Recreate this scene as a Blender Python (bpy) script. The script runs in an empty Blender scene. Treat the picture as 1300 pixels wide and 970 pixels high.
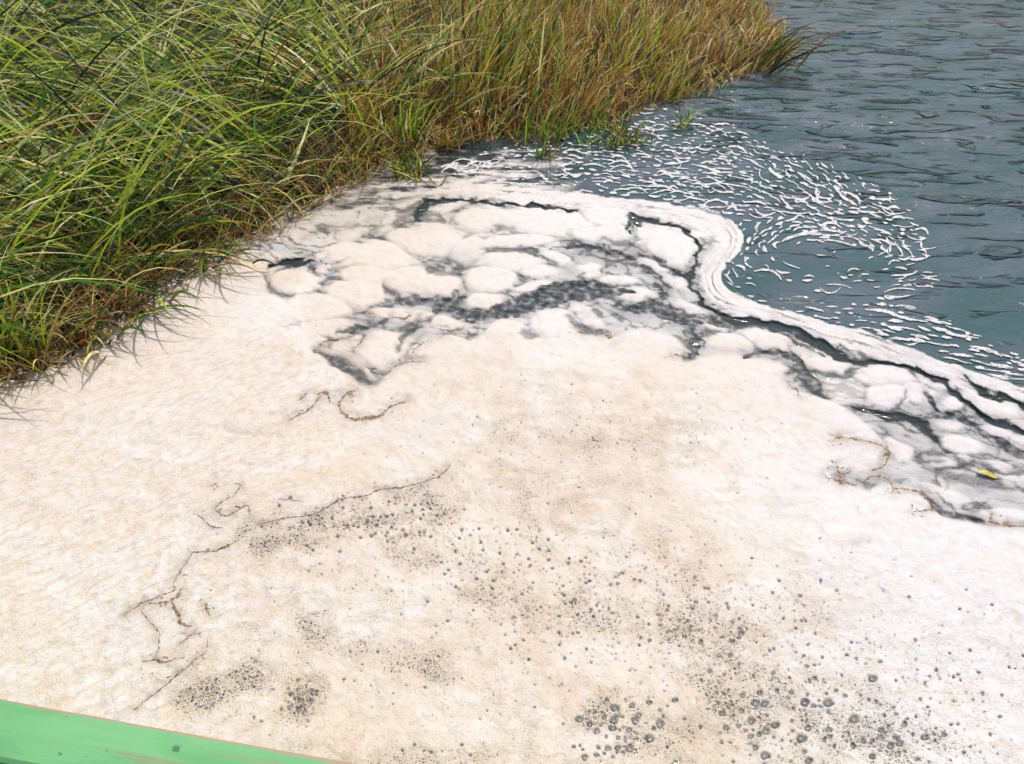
import bpy, math
import numpy as np
from mathutils import Vector

# ---------------------------------------------------------------- camera, sky, sun, exposure
W, Hh, F = 1300.0, 970.0, 1060.0
CAM_H, PITCH = 1.7, math.radians(36.0)
SUN_EL, SUN_AZ = math.radians(65), math.radians(25)      # azimuth clockwise from the view direction (+Y)
scene = bpy.context.scene
cam_d = bpy.data.cameras.new('camera'); cam = bpy.data.objects.new('camera', cam_d)
scene.collection.objects.link(cam); scene.camera = cam
cam.location = (0, 0, CAM_H); cam.rotation_euler = (math.pi/2-PITCH, 0, 0)
cam_d.sensor_fit = 'HORIZONTAL'; cam_d.angle = 2*math.atan(W/2/F)
cam_d.clip_start = 0.02; cam_d.clip_end = 3000
world = bpy.data.worlds.new('World'); scene.world = world; world.use_nodes = True
wn = world.node_tree; sky = wn.nodes.new('ShaderNodeTexSky'); sky.sky_type = 'NISHITA'
sky.sun_disc = False; sky.sun_elevation = SUN_EL; sky.sun_rotation = SUN_AZ
sky.air_density = 1.0; sky.dust_density = 5.0; sky.ozone_density = 1.0
bg = wn.nodes['Background']; bg.inputs[1].default_value = 0.12
wn.links.new(sky.outputs[0], bg.inputs[0])
sd = bpy.data.lights.new('sun', 'SUN'); sd.energy = 2.65; sd.angle = math.radians(0.5); sd.color = (1, .96, .91)
sun = bpy.data.objects.new('sun', sd); scene.collection.objects.link(sun)
sv = Vector((math.sin(SUN_AZ)*math.cos(SUN_EL), math.cos(SUN_AZ)*math.cos(SUN_EL), math.sin(SUN_EL)))
sun.rotation_euler = sv.to_track_quat('Z', 'Y').to_euler(); sun.location = (0, 0, 8)
scene.view_settings.view_transform = 'Standard'; scene.view_settings.look = 'None'
scene.view_settings.exposure = 0.05; scene.view_settings.gamma = 1
rng = np.random.default_rng(7)

# ---------------------------------------------------------------- helpers
cp, sp = math.cos(PITCH), math.sin(PITCH)
def unproj(u, v, z=0.0):
    """where the sight line through photo point (u,v) meets the level z"""
    a = (np.asarray(u, float)-W/2)/F; b = -(np.asarray(v, float)-Hh/2)/F
    dy = cp+b*sp; dz = -sp+b*cp
    t = (z-CAM_H)/dz
    return a*t, dy*t
def proj(x, y, z=0.0):
    zz = z-CAM_H
    d = y*cp-zz*sp; up = y*sp+zz*cp
    return W/2+F*x/d, Hh/2-F*up/d
_perm = np.random.default_rng(3).permutation(1024)
_ang = np.random.default_rng(4).random(1024)*2*math.pi
def perlin(x, y, seed=0):
    x = np.asarray(x, float)+seed*17.31; y = np.asarray(y, float)+seed*9.77
    xi = np.floor(x).astype(np.int64); yi = np.floor(y).astype(np.int64)
    xf = x-xi; yf = y-yi
    def g(ix, iy, fx, fy):
        h = _perm[(_perm[ix & 1023]+iy) & 1023]; a = _ang[h]
        return np.cos(a)*fx+np.sin(a)*fy
    u = xf**3*(xf*(xf*6-15)+10); v = yf**3*(yf*(yf*6-15)+10)
    n00 = g(xi, yi, xf, yf); n10 = g(xi+1, yi, xf-1, yf)
    n01 = g(xi, yi+1, xf, yf-1); n11 = g(xi+1, yi+1, xf-1, yf-1)
    return 1.5*((n00*(1-u)+n10*u)*(1-v)+(n01*(1-u)+n11*u)*v)
def fbm(x, y, seed=0, octv=4):
    s = 0; a = 1; t = 0
    for k in range(octv):
        s = s+a*perlin(x*2**k, y*2**k, seed+k*5); t += a; a *= .5
    return s/t
def sstep(a, b, x):
    t = np.clip((x-a)/(b-a), 0, 1); return t*t*(3-2*t)
def pdist(u, v, pts, widths=None):
    """distance (photo units) to a polyline, arc length, signed side, width there"""
    best = np.full(u.shape, 1e9); S = np.zeros(u.shape); sg = np.zeros(u.shape); wd = np.ones(u.shape)
    acc = 0
    for k in range(len(pts)-1):
        (x0, y0), (x1, y1) = pts[k][:2], pts[k+1][:2]
        dx, dy = x1-x0, y1-y0; L = math.hypot(dx, dy)
        t = np.clip(((u-x0)*dx+(v-y0)*dy)/(L*L), 0, 1)
        ex = u-x0-t*dx; ey = v-y0-t*dy; d = np.hypot(ex, ey)
        m = d < best
        best = np.where(m, d, best); S = np.where(m, acc+t*L, S)
        sg = np.where(m, np.sign(dx*ey-dy*ex), sg)
        if widths is not None: wd = np.where(m, widths[k]*(1-t)+widths[k+1]*t, wd)
        acc += L
    return best, S, sg, wd
def smooth_path(pts, n=6):
    P = np.array(pts, float); out = []
    Q = np.vstack([2*P[0]-P[1], P, 2*P[-1]-P[-2]])
    for i in range(1, len(Q)-2):
        for k in range(n):
            t = k/n
            out.append(.5*((2*Q[i])+(-Q[i-1]+Q[i+1])*t+(2*Q[i-1]-5*Q[i]+4*Q[i+1]-Q[i+2])*t*t+(-Q[i-1]+3*Q[i]-3*Q[i+1]+Q[i+2])*t**3))
    out.append(P[-1]); return [tuple(q) for q in out]
def inpoly(u, v, poly):
    c = np.zeros(u.shape, bool); n = len(poly)
    for i in range(n):
        x0, y0 = poly[i]; x1, y1 = poly[i-1]
        if y0 == y1: continue
        c ^= ((y0 > v) != (y1 > v)) & (u < (x1-x0)*(v-y0)/(y1-y0)+x0)
    return c
def mesh_obj(name, V, Fc, mat, parent=None, attrs=None, smooth=True):
    me = bpy.data.meshes.new(name)
    V = np.asarray(V, np.float32); Fc = np.asarray(Fc, np.int32); k = Fc.shape[1]
    me.vertices.add(len(V)); me.vertices.foreach_set('co', V.ravel())
    me.loops.add(Fc.size); me.loops.foreach_set('vertex_index', Fc.ravel())
    me.polygons.add(len(Fc)); me.polygons.foreach_set('loop_start', np.arange(0, Fc.size, k, dtype=np.int32))
    me.polygons.foreach_set('loop_total', np.full(len(Fc), k, np.int32))
    me.polygons.foreach_set('use_smooth', np.full(len(Fc), smooth))
    for an, a in (attrs or {}).items():
        if a.ndim == 1:
            at = me.attributes.new(an, 'FLOAT', 'POINT'); at.data.foreach_set('value', a.astype(np.float32))
        else:
            at = me.attributes.new(an, 'FLOAT_COLOR', 'POINT')
            at.data.foreach_set('color', np.hstack([a, np.ones((len(a), 1))]).astype(np.float32).ravel())
    me.update(calc_edges=True); me.materials.append(mat)
    o = bpy.data.objects.new(name, me); scene.collection.objects.link(o)
    if parent: o.parent = parent
    return o
def tag(o, label=None, cat=None, group=None, kind=None):
    if label: o['label'] = label
    if cat: o['category'] = cat
    if group: o['group'] = group
    if kind: o['kind'] = kind
    return o
def lattice(us, vs):
    U, V = np.meshgrid(us, vs); nu, nv = len(us), len(vs)
    i = np.arange(nu*nv).reshape(nv, nu)
    q = np.stack([i[:-1, :-1], i[1:, :-1], i[1:, 1:], i[:-1, 1:]], -1).reshape(-1, 4)
    return U, V, q
def keep_faces(V, q, m, attrs):
    q = q[m]; used = np.unique(q); mp = np.full(len(V), -1); mp[used] = np.arange(len(used))
    return V[used], mp[q], {k: a[used] for k, a in attrs.items()}

# ---------------------------------------------------------------- materials
class NT:
    def __init__(s, name):
        s.m = bpy.data.materials.new(name); s.m.use_nodes = True; s.t = s.m.node_tree
        s.b = s.t.nodes['Principled BSDF']; s.out = s.t.nodes['Material Output']
    def n(s, typ, ins=None, **kw):
        nd = s.t.nodes.new('ShaderNode'+typ)
        for k, v in kw.items(): setattr(nd, k, v)
        for k, v in (ins or {}).items():
            if isinstance(v, bpy.types.NodeSocket): s.t.links.new(v, nd.inputs[k])
            else: nd.inputs[k].default_value = v
        return nd
    def l(s, a, b): s.t.links.new(a, b)
    def math(s, op, a, b=0.0, c=0.0):
        nd = s.n('Math', {0: a, 1: b}, operation=op)
        if op in ('MULTIPLY_ADD',): nd.inputs[2].default_value = c
        return nd.outputs[0]
    def mapr(s, v, a, b, c=0.0, d=1.0):
        return s.n('MapRange', {0: v, 1: a, 2: b, 3: c, 4: d}, interpolation_type='SMOOTHSTEP').outputs[0]
    def mix(s, f, a, b, mode='MIX'):
        nd = s.t.nodes.new('ShaderNodeMix'); nd.data_type = 'RGBA'; nd.blend_type = mode
        for k, v in ((0, f), (6, a), (7, b)):
            if isinstance(v, bpy.types.NodeSocket): s.t.links.new(v, nd.inputs[k])
            else: nd.inputs[k].default_value = v if k == 0 else (*v, 1)
        return nd.outputs[2]
    def attr(s, name): return s.n('Attribute', attribute_name=name)
    def pos(s, scale=(1, 1, 1), rotz=0.0):
        g = s.n('NewGeometry'); ro = s.n('VectorRotate', {'Vector': g.outputs['Position'], 'Angle': -rotz}, rotation_type='Z_AXIS')
        return s.n('VectorMath', {0: ro.outputs[0], 1: scale}, operation='MULTIPLY').outputs[0]

def foam_material():
    t = NT('foam'); b = t.b
    cov = t.attr('cover').outputs['Fac']; tint = t.attr('tint').outputs['Color']; pore = t.attr('pore').outputs['Fac']
    grain = t.attr('grain').outputs['Fac']
    P = t.pos()
    # small bubbles of several sizes: cell centres open to the dark water below
    v1 = t.n('TexVoronoi', {'Vector': P, 'Scale': 75.0}, voronoi_dimensions='2D')
    v2 = t.n('TexVoronoi', {'Vector': P, 'Scale': 165.0}, voronoi_dimensions='2D')
    v3 = t.n('TexVoronoi', {'Vector': P, 'Scale': 420.0}, voronoi_dimensions='2D')
    holes = []
    for v, base, r in ((v1, 1.06, .30), (v2, 1.0, .34), (v3, 1.02, .40)):
        rnd = t.n('SeparateColor', {0: v.outputs['Color']})
        sel = t.math('SUBTRACT', t.math('ADD', rnd.outputs[0], pore), base)     # >0 where a pore opens
        rad = t.math('MULTIPLY', t.math('MINIMUM', t.math('MAXIMUM', sel, 0.0), .5), r*2)
        holes.append(t.mapr(t.math('SUBTRACT', rad, v.outputs['Distance']), -0.02, .10))
    hole = t.math('MAXIMUM', t.math('MAXIMUM', holes[0], holes[1]), t.math('MULTIPLY', holes[2], .7))
    sp_ = t.n('TexNoise', {'Vector': P, 'Scale': 130.0, 'Detail': 2.0, 'Roughness': .6})
    hole = t.math('MAXIMUM', hole, t.math('MULTIPLY', t.mapr(t.math('ADD', sp_.outputs[0], t.math('MULTIPLY', pore, .24)), .69, .86), .5))
    nz = t.n('TexNoise', {'Vector': P, 'Scale': 60.0, 'Detail': 5.0, 'Roughness': .65})
    nb = t.n('TexNoise', {'Vector': P, 'Scale': 9.0, 'Detail': 4.0})
    # wind grain running diagonally on the left
    gr = t.n('TexNoise', {'Vector': t.pos((17, 52, 1), math.radians(42)), 'Scale': 1.0, 'Detail': 3.0, 'Distortion': .4})
    nf = t.n('TexNoise', {'Vector': P, 'Scale': 150.0, 'Detail': 4.0, 'Roughness': .7})
    nm = t.n('TexNoise', {'Vector': P, 'Scale': 24.0, 'Detail': 6.0, 'Roughness': .72, 'Distortion': .8})
    c = t.mix(t.mapr(nb.outputs[0], .35, .7, 0, .3), tint, (.69, .66, .655))
    c = t.mix(t.math('MULTIPLY', grain, t.mapr(gr.outputs[0], .54, .34, 0, .6)), c, (.60, .49, .35))
    c = t.mix(t.mapr(nm.outputs[0], .54, .30, 0, .38), c, (.55, .45, .33))
    c = t.mix(t.math('MULTIPLY', t.mapr(pore, .04, .25, .25, 1.0), t.mapr(nf.outputs[0], .50, .30, 0, .75)), c, (.56, .46, .35))
    c = t.mix(t.mapr(nz.outputs[0], .55, .8, 0, .6), c, (.78, .76, .74))
    t.l(c, b.inputs['Base Color'])
    b.inputs['Roughness'].default_value = .6; b.inputs['Specular IOR Level'].default_value = .35
    hgt = t.math('ADD', t.math('MULTIPLY', nm.outputs[0], .008), t.math('MULTIPLY', t.math('MULTIPLY', gr.outputs[0], grain), .012))
    ed = t.mapr(v2.outputs['Distance'], 0.0, .7, .0007, 0.0)
    hgt = t.math('ADD', hgt, ed)
    hgt = t.math('SUBTRACT', hgt, t.math('MULTIPLY', hole, .004))
    hgt = t.math('ADD', hgt, t.math('MULTIPLY', nf.outputs[0], .0006))
    bp = t.n('Bump', {'Height': hgt, 'Strength': .75, 'Distance': 1.0}); t.l(bp.outputs[0], b.inputs['Normal'])
    # thin foam lets the water show: ragged, speckled edges
    sn = t.n('TexNoise', {'Vector': t.pos((1, 1, 1)), 'Scale': 210.0, 'Detail': 4.0, 'Roughness': .8})
    cv = t.math('ADD', cov, t.math('MULTIPLY', t.math('SUBTRACT', sn.outputs[0], .5), t.mapr(cov, 0.0, .10, 0, .75)))
    cv = t.mapr(cv, .04, .96)
    alpha = t.math('MULTIPLY', cv, t.math('SUBTRACT', 1.0, t.math('MULTIPLY', hole, .75)))
    tr = t.n('BsdfTransparent'); mx = t.n('MixShader', {0: alpha, 1: tr.outputs[0], 2: b.outputs[0]})
    t.l(mx.outputs[0], t.out.inputs[0])
    return t.m
M_foam = foam_material()

def water_material():
    t = NT('water'); b = t.b
    b.inputs['Roughness'].default_value = .06; b.inputs['IOR'].default_value = 1.33
    calm = t.attr('calm').outputs['Fac']
    w1 = t.n('TexNoise', {'Vector': t.pos((6.5, 15, 1), math.radians(8)), 'Scale': 1.0, 'Detail': 4.0, 'Roughness': .55, 'Distortion': .5})
    w2 = t.n('TexNoise', {'Vector': t.pos((1.6, 3.4, 1), math.radians(20)), 'Scale': 1.0, 'Detail': 3.0})
    w3 = t.n('TexNoise', {'Vector': t.pos((15, 34, 1), math.radians(5)), 'Scale': 1.0, 'Detail': 3.0})
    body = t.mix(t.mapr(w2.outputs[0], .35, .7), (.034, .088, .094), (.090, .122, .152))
    body = t.mix(t.attr('unshaded').outputs['Fac'], t.mix(t.mapr(w2.outputs[0], .35, .7), (.016, .028, .030), (.026, .040, .042)), body)  # shade of the foam mat painted into the water: near-black body colour beneath it
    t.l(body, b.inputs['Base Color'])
    h = t.math('ADD', t.math('MULTIPLY', w1.outputs[0], .032), t.math('MULTIPLY', w3.outputs[0], .006))
    w4 = t.n('TexNoise', {'Vector': t.pos((3.4, 9, 1), math.radians(-6)), 'Scale': 1.0, 'Detail': 3.0, 'Roughness': .5, 'Distortion': .8})
    h = t.math('ADD', h, t.math('MULTIPLY', t.mapr(w4.outputs[0], .53, .67), .075))
    w5 = t.n('TexNoise', {'Vector': t.pos((2.2, 3.6, 1), math.radians(15)), 'Scale': 1.0, 'Detail': 2.0})
    h = t.math('MULTIPLY', h, calm)
    h = t.math('ADD', h, t.math('MULTIPLY', w5.outputs[0], .035))
    bp = t.n('Bump', {'Height': h, 'Strength': 1.0, 'Distance': 1.0}); t.l(bp.outputs[0], b.inputs['Normal'])
    return t.m
M_water = water_material()

def fleck_material():
    t = NT('foam_fleck'); b = t.b
    n = t.n('TexNoise', {'Vector': t.pos(), 'Scale': 80.0, 'Detail': 4.0})
    n2 = t.n('TexNoise', {'Vector': t.pos(), 'Scale': 26.0, 'Detail': 5.0, 'Roughness': .7})
    mx = t.n('MixShader', {0: t.mapr(n2.outputs[0], .30, .56, .42, 1.0), 1: t.n('BsdfTransparent').outputs[0], 2: b.outputs[0]}); t.l(mx.outputs[0], t.out.inputs[0])
    t.l(t.mix(t.mapr(n.outputs[0], .35, .6), (.50, .50, .50), (.70, .69, .70)), b.inputs['Base Color'])
    b.inputs['Roughness'].default_value = .6
    bp = t.n('Bump', {'Height': n.outputs[0], 'Strength': .4, 'Distance': .01}); t.l(bp.outputs[0], b.inputs['Normal'])
    return t.m
M_fleck = fleck_material()

def bubble_material():
    t = NT('bubble'); b = t.b
    g = t.n('NewGeometry'); n = t.n('TexNoise', {'Vector': g.outputs['Position'], 'Scale': 45.0, 'Detail': 2.0})
    t.l(t.mix(t.mapr(n.outputs[0], .35, .65), (.30, .31, .32), (.60, .58, .55)), b.inputs['Base Color']); b.inputs['Roughness'].default_value = .12
    b.inputs['Coat Weight'].default_value = .6
    tr = t.n('BsdfTransparent'); lw = t.n('LayerWeight', {0: .35})
    f = t.mapr(lw.outputs['Facing'], .10, .85, .34, .17)
    mx = t.n('MixShader', {0: f, 1: tr.outputs[0], 2: b.outputs[0]}); t.l(mx.outputs[0], t.out.inputs[0])
    return t.m
M_bub = bubble_material()

def grass_material(name, rough=.38, trans=.42):
    t = NT(name); b = t.b
    c = t.attr('blade').outputs['Color']
    n = t.n('TexNoise', {'Vector': t.pos((1, 1, 1)), 'Scale': 35.0, 'Detail': 3.0})
    c2 = t.mix(t.mapr(n.outputs[0], .4, .7, 0, .35), c, (.16, .10, .03))
    t.l(c2, b.inputs['Base Color']); b.inputs['Roughness'].default_value = rough
    b.inputs['Specular IOR Level'].default_value = .35
    tl = t.n('BsdfTranslucent', {0: c2})
    mx = t.n('MixShader', {0: trans, 1: b.outputs[0], 2: tl.outputs[0]}); t.l(mx.outputs[0], t.out.inputs[0])
    return t.m
M_grass = grass_material('grass_blade')
M_dry = grass_material('dry_blade', .5, .25)

def simple(name, cols, scale=20, rough=.8, bump=.01, spec=.3):
    t = NT(name); b = t.b
    n = t.n('TexNoise', {'Vector': t.pos(), 'Scale': float(scale), 'Detail': 6.0, 'Roughness': .6})
    t.l(t.mix(t.mapr(n.outputs[0], .35, .65), cols[0], cols[1]), b.inputs['Base Color'])
    b.inputs['Roughness'].default_value = rough; b.inputs['Specular IOR Level'].default_value = spec
    bp = t.n('Bump', {'Height': n.outputs[0], 'Strength': .7, 'Distance': bump}); t.l(bp.outputs[0], b.inputs['Normal'])
    return t.m
M_mud = simple('mud', ((.012, .010, .006), (.04, .026, .013)), 14, .9, .03)
M_scum = simple('scum', ((.15, .085, .05), (.40, .29, .19)), 120, .8, .004)
M_leaf = simple('leaf', ((.45, .36, .06), (.62, .55, .12)), 60, .5, .003)

def paint_material():
    t = NT('green_paint'); b = t.b
    gP = t.n('TexCoord').outputs['Object']
    def mp(sc):
        m = t.n('Mapping', {0: gP}); m.inputs['Scale'].default_value = sc; return m.outputs[0]
    n1 = t.n('TexNoise', {'Vector': mp((3, 30, 30)), 'Scale': 1.0, 'Detail': 8.0, 'Roughness': .7})
    n2 = t.n('TexNoise', {'Vector': mp((6, 22, 9)), 'Scale': 1.0, 'Detail': 5.0})
    n3 = t.n('TexNoise', {'Vector': mp((40, 60, 60)), 'Scale': 1.0, 'Detail': 4.0})
    c = t.mix(t.mapr(n2.outputs[0], .3, .7), (.10, .35, .125), (.16, .43, .18))
    c = t.mix(t.mapr(n1.outputs[0], .55, .66, 0, .8), c, (.28, .22, .13))
    c = t.mix(t.mapr(n3.outputs[0], .68, .74, 0, .8), c, (.03, .10, .05))
    edge = t.attr('wear').outputs['Fac']
    w = t.math('ADD', edge, t.math('MULTIPLY', t.math('SUBTRACT', n1.outputs[0], .5), 1.6))
    c = t.mix(t.mapr(w, .50, .75, 0, .85), c, (.40, .24, .17))
    t.l(c, b.inputs['Base Color']); b.inputs['Roughness'].default_value = .5
    bp = t.n('Bump', {'Height': n1.outputs[0], 'Strength': .5, 'Distance': .004}); t.l(bp.outputs[0], b.inputs['Normal'])
    return t.m
M_paint = paint_material()

# ---------------------------------------------------------------- layout of the shore and the foam (photo points laid on the water level)
SHORE = smooth_path([(-900, 760), (-400, 640), (-120, 540), (0, 487), (60, 462), (120, 428), (200, 372), (290, 322), (380, 272), (450, 232),
                     (530, 196), (620, 178), (700, 168), (780, 156), (840, 132), (900, 116), (960, 92), (1004, 72), (985, 40), (960, 0), (950, -60), (1000, -130), (1100, -170)], 4)
RIBBON = smooth_path([(470, 262), (540, 247), (620, 244), (700, 252), (780, 262), (850, 272), (902, 283), (928, 303), (914, 328), (902, 352), (916, 378),
                      (965, 399), (1030, 418), (1100, 438), (1180, 466), (1250, 492), (1320, 516), (1420, 552), (1600, 620), (1800, 700)], 5)
RW0 = [8, 10, 11, 12, 14, 16, 18, 19, 17, 17, 16, 15, 16, 17, 17, 17, 18, 18, 18, 18]
RWID = np.interp(np.linspace(0, 19, len(RIBBON)), np.arange(20), RW0)*.86
MASS = smooth_path([(395, 452), (432, 470), (470, 490), (500, 470), (540, 452), (588, 436), (612, 422), (648, 412), (676, 424), (690, 410), (716, 403), (738, 414),
        (768, 426), (812, 420), (850, 424), (868, 440), (868, 456), (892, 450), (925, 449), (965, 455), (1003, 468), (998, 486), (1022, 500), (1060, 512),
        (1090, 530), (1118, 552), (1130, 578), (1118, 596), (1092, 606), (1062, 606), (1090, 622), (1140, 614), (1168, 628), (1190, 648), (1215, 660),
        (1260, 668), (1310, 674), (1420, 700), (1900, 860)], 3)
MASSPOLY = [(-2500, 5000), (-2500, 900), (-900, 700), (-120, 480), (0, 430), (120, 390), (200, 340), (290, 300), (345, 380), (360, 420)] + MASS + [(3500, 1400), (3500, 5000)]
PILLOWS = [  # centre, half width, half height, tilt deg, opacity
 (371, 361, 33, 16, 0, 1), (572, 264, 22, 8, -8, 1), (448, 301, 18, 5, -12, .9), (499, 294, 18, 6, -8, .9), (409, 325, 14, 5, -10, 1), (408, 343, 16, 5, -15, .8),
 (482, 330, 50, 22, 0, 1), (545, 308, 52, 24, 8, 1), (440, 322, 30, 14, 0, .95), (520, 356, 46, 18, 6, 1), (557, 362, 30, 16, 5, 1), (470, 352, 40, 14, 0, 1),
 (452, 376, 42, 22, 0, 1), (512, 402, 40, 9, 5, .95), (566, 414, 29, 10, 12, 1), (614, 382, 29, 12, -4, 1), (677, 366, 29, 6, -7, 1),
 (622, 356, 34, 17, -8, 1), (640, 334, 48, 17, 4, .95), (676, 346, 24, 9, 4, 1), (650, 310, 62, 12, -4, 1), (600, 320, 40, 20, 0, .9), (686, 284, 84, 19, 3, 1),
 (763, 279, 26, 13, 10, 1), (760, 300, 44, 11, 8, .9), (628, 280, 52, 14, 0, 1), (702, 329, 17, 7, 20, 1), (742, 341, 17, 6, 0, .95), (748, 350, 15, 5, 0, .9), (784, 358, 31, 7, 4, 1),
 (805, 379, 27, 10, 6, 1), (850, 314, 37, 26, 12, 1), (826, 297, 24, 12, 0, 1), (832, 337, 22, 7, 22, .95), (862, 354, 16, 8, 30, .9), (836, 320, 20, 10, 30, .8),
 (850, 357, 22, 8, 25, .85), (873, 393, 26, 9, 18, .9), (842, 388, 10, 6, 0, .8), (900, 412, 28, 8, 18, .9),
 (483, 446, 38, 22, -6, 1), (440, 440, 26, 10, -20, .85), (552, 446, 40, 16, -8, 1), (420, 420, 40, 14, 0, .9),
 (642, 425, 30, 20, 0, 1), (706, 414, 34, 22, 6, 1), (748, 404, 28, 9, 32, .75), (596, 405, 18, 4, 0, .9),
 (973, 432, 34, 13, 14, 1), (925, 436, 34, 10, 6, .85), (1046, 463, 32, 11, 8, 1), (1030, 447, 38, 9, 20, .85), (1010, 436, 30, 8, 20, .7),
 (1119, 481, 46, 17, 8, 1), (1127, 505, 36, 16, 4, 1), (1185, 485, 28, 11, 16, 1), (1160, 500, 22, 12, 10, .85), (1208, 515, 15, 10, 0, 1), (1160, 508, 12, 8, 0, .9),
 (1261, 553, 19, 11, 6, .95), (1252, 515, 46, 13, 18, 1), (1300, 545, 30, 9, 10, .8), (1219, 566, 31, 12, 12, 1), (1213, 540, 19, 8, 8, .85), (1212, 584, 18, 7, 4, .95), (1254, 592, 28, 6, 6, .9),
 (1185, 622, 16, 6, 20, .8), (1210, 636, 22, 8, 20, .8), (1281, 607, 24, 10, 10, .85), (1275, 660, 40, 8, 6, .95), (1292, 560, 16, 9, 0, .7), (1062, 500, 34, 12, 8, .6), (1140, 570, 24, 14, 40, .9),
 (1340, 590, 50, 12, 10, .9), (1380, 640, 60, 14, 10, .9), (1450, 620, 60, 16, 15, .9), (428, 466, 48, 26, 22, .74), (392, 432, 34, 15, 10, .95), (430, 488, 44, 14, 20, .9), (455, 470, 26, 9, 30, .75), (400, 395, 60, 20, 0, .95), (350, 400, 50, 24, 0, .95), (320, 350, 40, 18, 0, .9)]
DARK = [  # path, half width, strength
 ([(345, 344), (352, 340), (375, 336), (398, 330)], 5, 1), ([(338, 352), (340, 368), (352, 376), (372, 378)], 4, .55), ([(398, 343), (404, 350)], 4, .6),
 ([(555, 398), (566, 384), (588, 380)], 8, .95), ([(566, 392), (600, 402), (650, 396), (690, 388), (730, 376), (770, 372), (800, 376)], 11, 1), ([(655, 384), (700, 372), (740, 362)], 9, .95),
 ([(780, 392), (820, 394), (850, 406), (890, 414)], 6, .9), ([(740, 362), (780, 368)], 6, .9), ([(828, 366), (842, 378), (836, 390), (800, 396), (782, 388)], 4, .85),
 ([(529, 284), (535, 266), (548, 258), (560, 258)], 6, 1.1), ([(560, 258), (600, 258), (650, 262), (700, 267), (737, 270)], 3.2, 1), ([(500, 292), (530, 285)], 3, .6),
 ([(424, 425), (445, 421), (468, 420)], 4, .75), ([(405, 450), (425, 460), (445, 470), (470, 488)], 7, .7), ([(468, 410), (480, 412), (490, 408)], 4, .55), ([(505, 452), (512, 432), (524, 415), (545, 407)], 6, .6),
 ([(484, 364), (500, 376), (520, 381), (548, 384)], 6, .6), ([(540, 342), (570, 350), (590, 346)], 6, .5), ([(612, 324), (640, 319), (672, 322), (690, 326)], 4, .6), ([(625, 290), (650, 296), (668, 300)], 4, .5),
 ([(720, 312), (760, 316), (800, 332), (830, 350), (848, 366)], 4, .85), ([(760, 308), (800, 312), (820, 322)], 3, .5), ([(812, 326), (830, 330), (846, 340), (858, 348)], 3.5, .85),
 ([(800, 272), (812, 282), (806, 290)], 5, .85), ([(796, 294), (806, 280), (830, 284), (855, 290), (876, 300), (887, 316), (884, 336)], 3.2, 1.1),
 ([(860, 346), (875, 352), (884, 340)], 5, 1.1), ([(872, 350), (880, 372), (905, 394), (931, 407), (975, 412), (1015, 423), (1050, 443), (1085, 461), (1123, 464), (1160, 474), (1200, 488)], 4.8, 1.1),
 ([(900, 404), (935, 415), (980, 420), (1010, 434), (1045, 452)], 2.6, .9), ([(820, 385), (850, 392), (880, 402), (930, 420)], 3.5, .7),
 ([(869, 424), (883, 440), (874, 455)], 7, .95), ([(860, 398), (876, 416), (884, 436)], 3.5, .7), ([(942, 456), (972, 449), (1004, 454), (1020, 472), (1050, 503)], 5.5, .95), ([(1005, 470), (1025, 488), (1050, 503)], 9, .8),
 ([(1035, 472), (1060, 478), (1100, 470)], 4, .6), ([(1081, 518), (1108, 526), (1138, 530), (1166, 538), (1186, 560)], 5, 1.05), ([(1150, 534), (1172, 544), (1186, 560)], 8, 1.05),
 ([(1165, 470), (1180, 480), (1210, 500), (1235, 520), (1262, 538), (1300, 552), (1400, 590)], 4.5, 1), ([(1223, 476), (1236, 492), (1256, 503), (1300, 520), (1400, 560)], 4.5, 1.1), ([(1246, 552), (1270, 566), (1300, 582), (1400, 610)], 8, 1),
 ([(1170, 500), (1182, 516), (1190, 530)], 4, .85), ([(1185, 530), (1215, 530), (1245, 548)], 4, .8), ([(1150, 500), (1142, 520), (1110, 522)], 3, .6), ([(1196, 594), (1225, 590), (1260, 600), (1300, 604)], 4, .6),
 ([(1190, 560), (1200, 578), (1225, 596)], 5, .6), ([(1168, 628), (1190, 652), (1215, 660), (1245, 662)], 6, .8), ([(1085, 612), (1098, 622), (1112, 616)], 6, .5), ([(1120, 545), (1150, 570), (1190, 600), (1300, 628)], 7, .4),
 ([(285, 550), (308, 556), (330, 552)], 4, .30), ([(306, 590), (325, 595), (345, 592)], 4, .25), ([(660, 424), (672, 430), (684, 428)], 4, .5), ([(720, 405), (748, 420), (765, 424)], 6, .55)]

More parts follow.
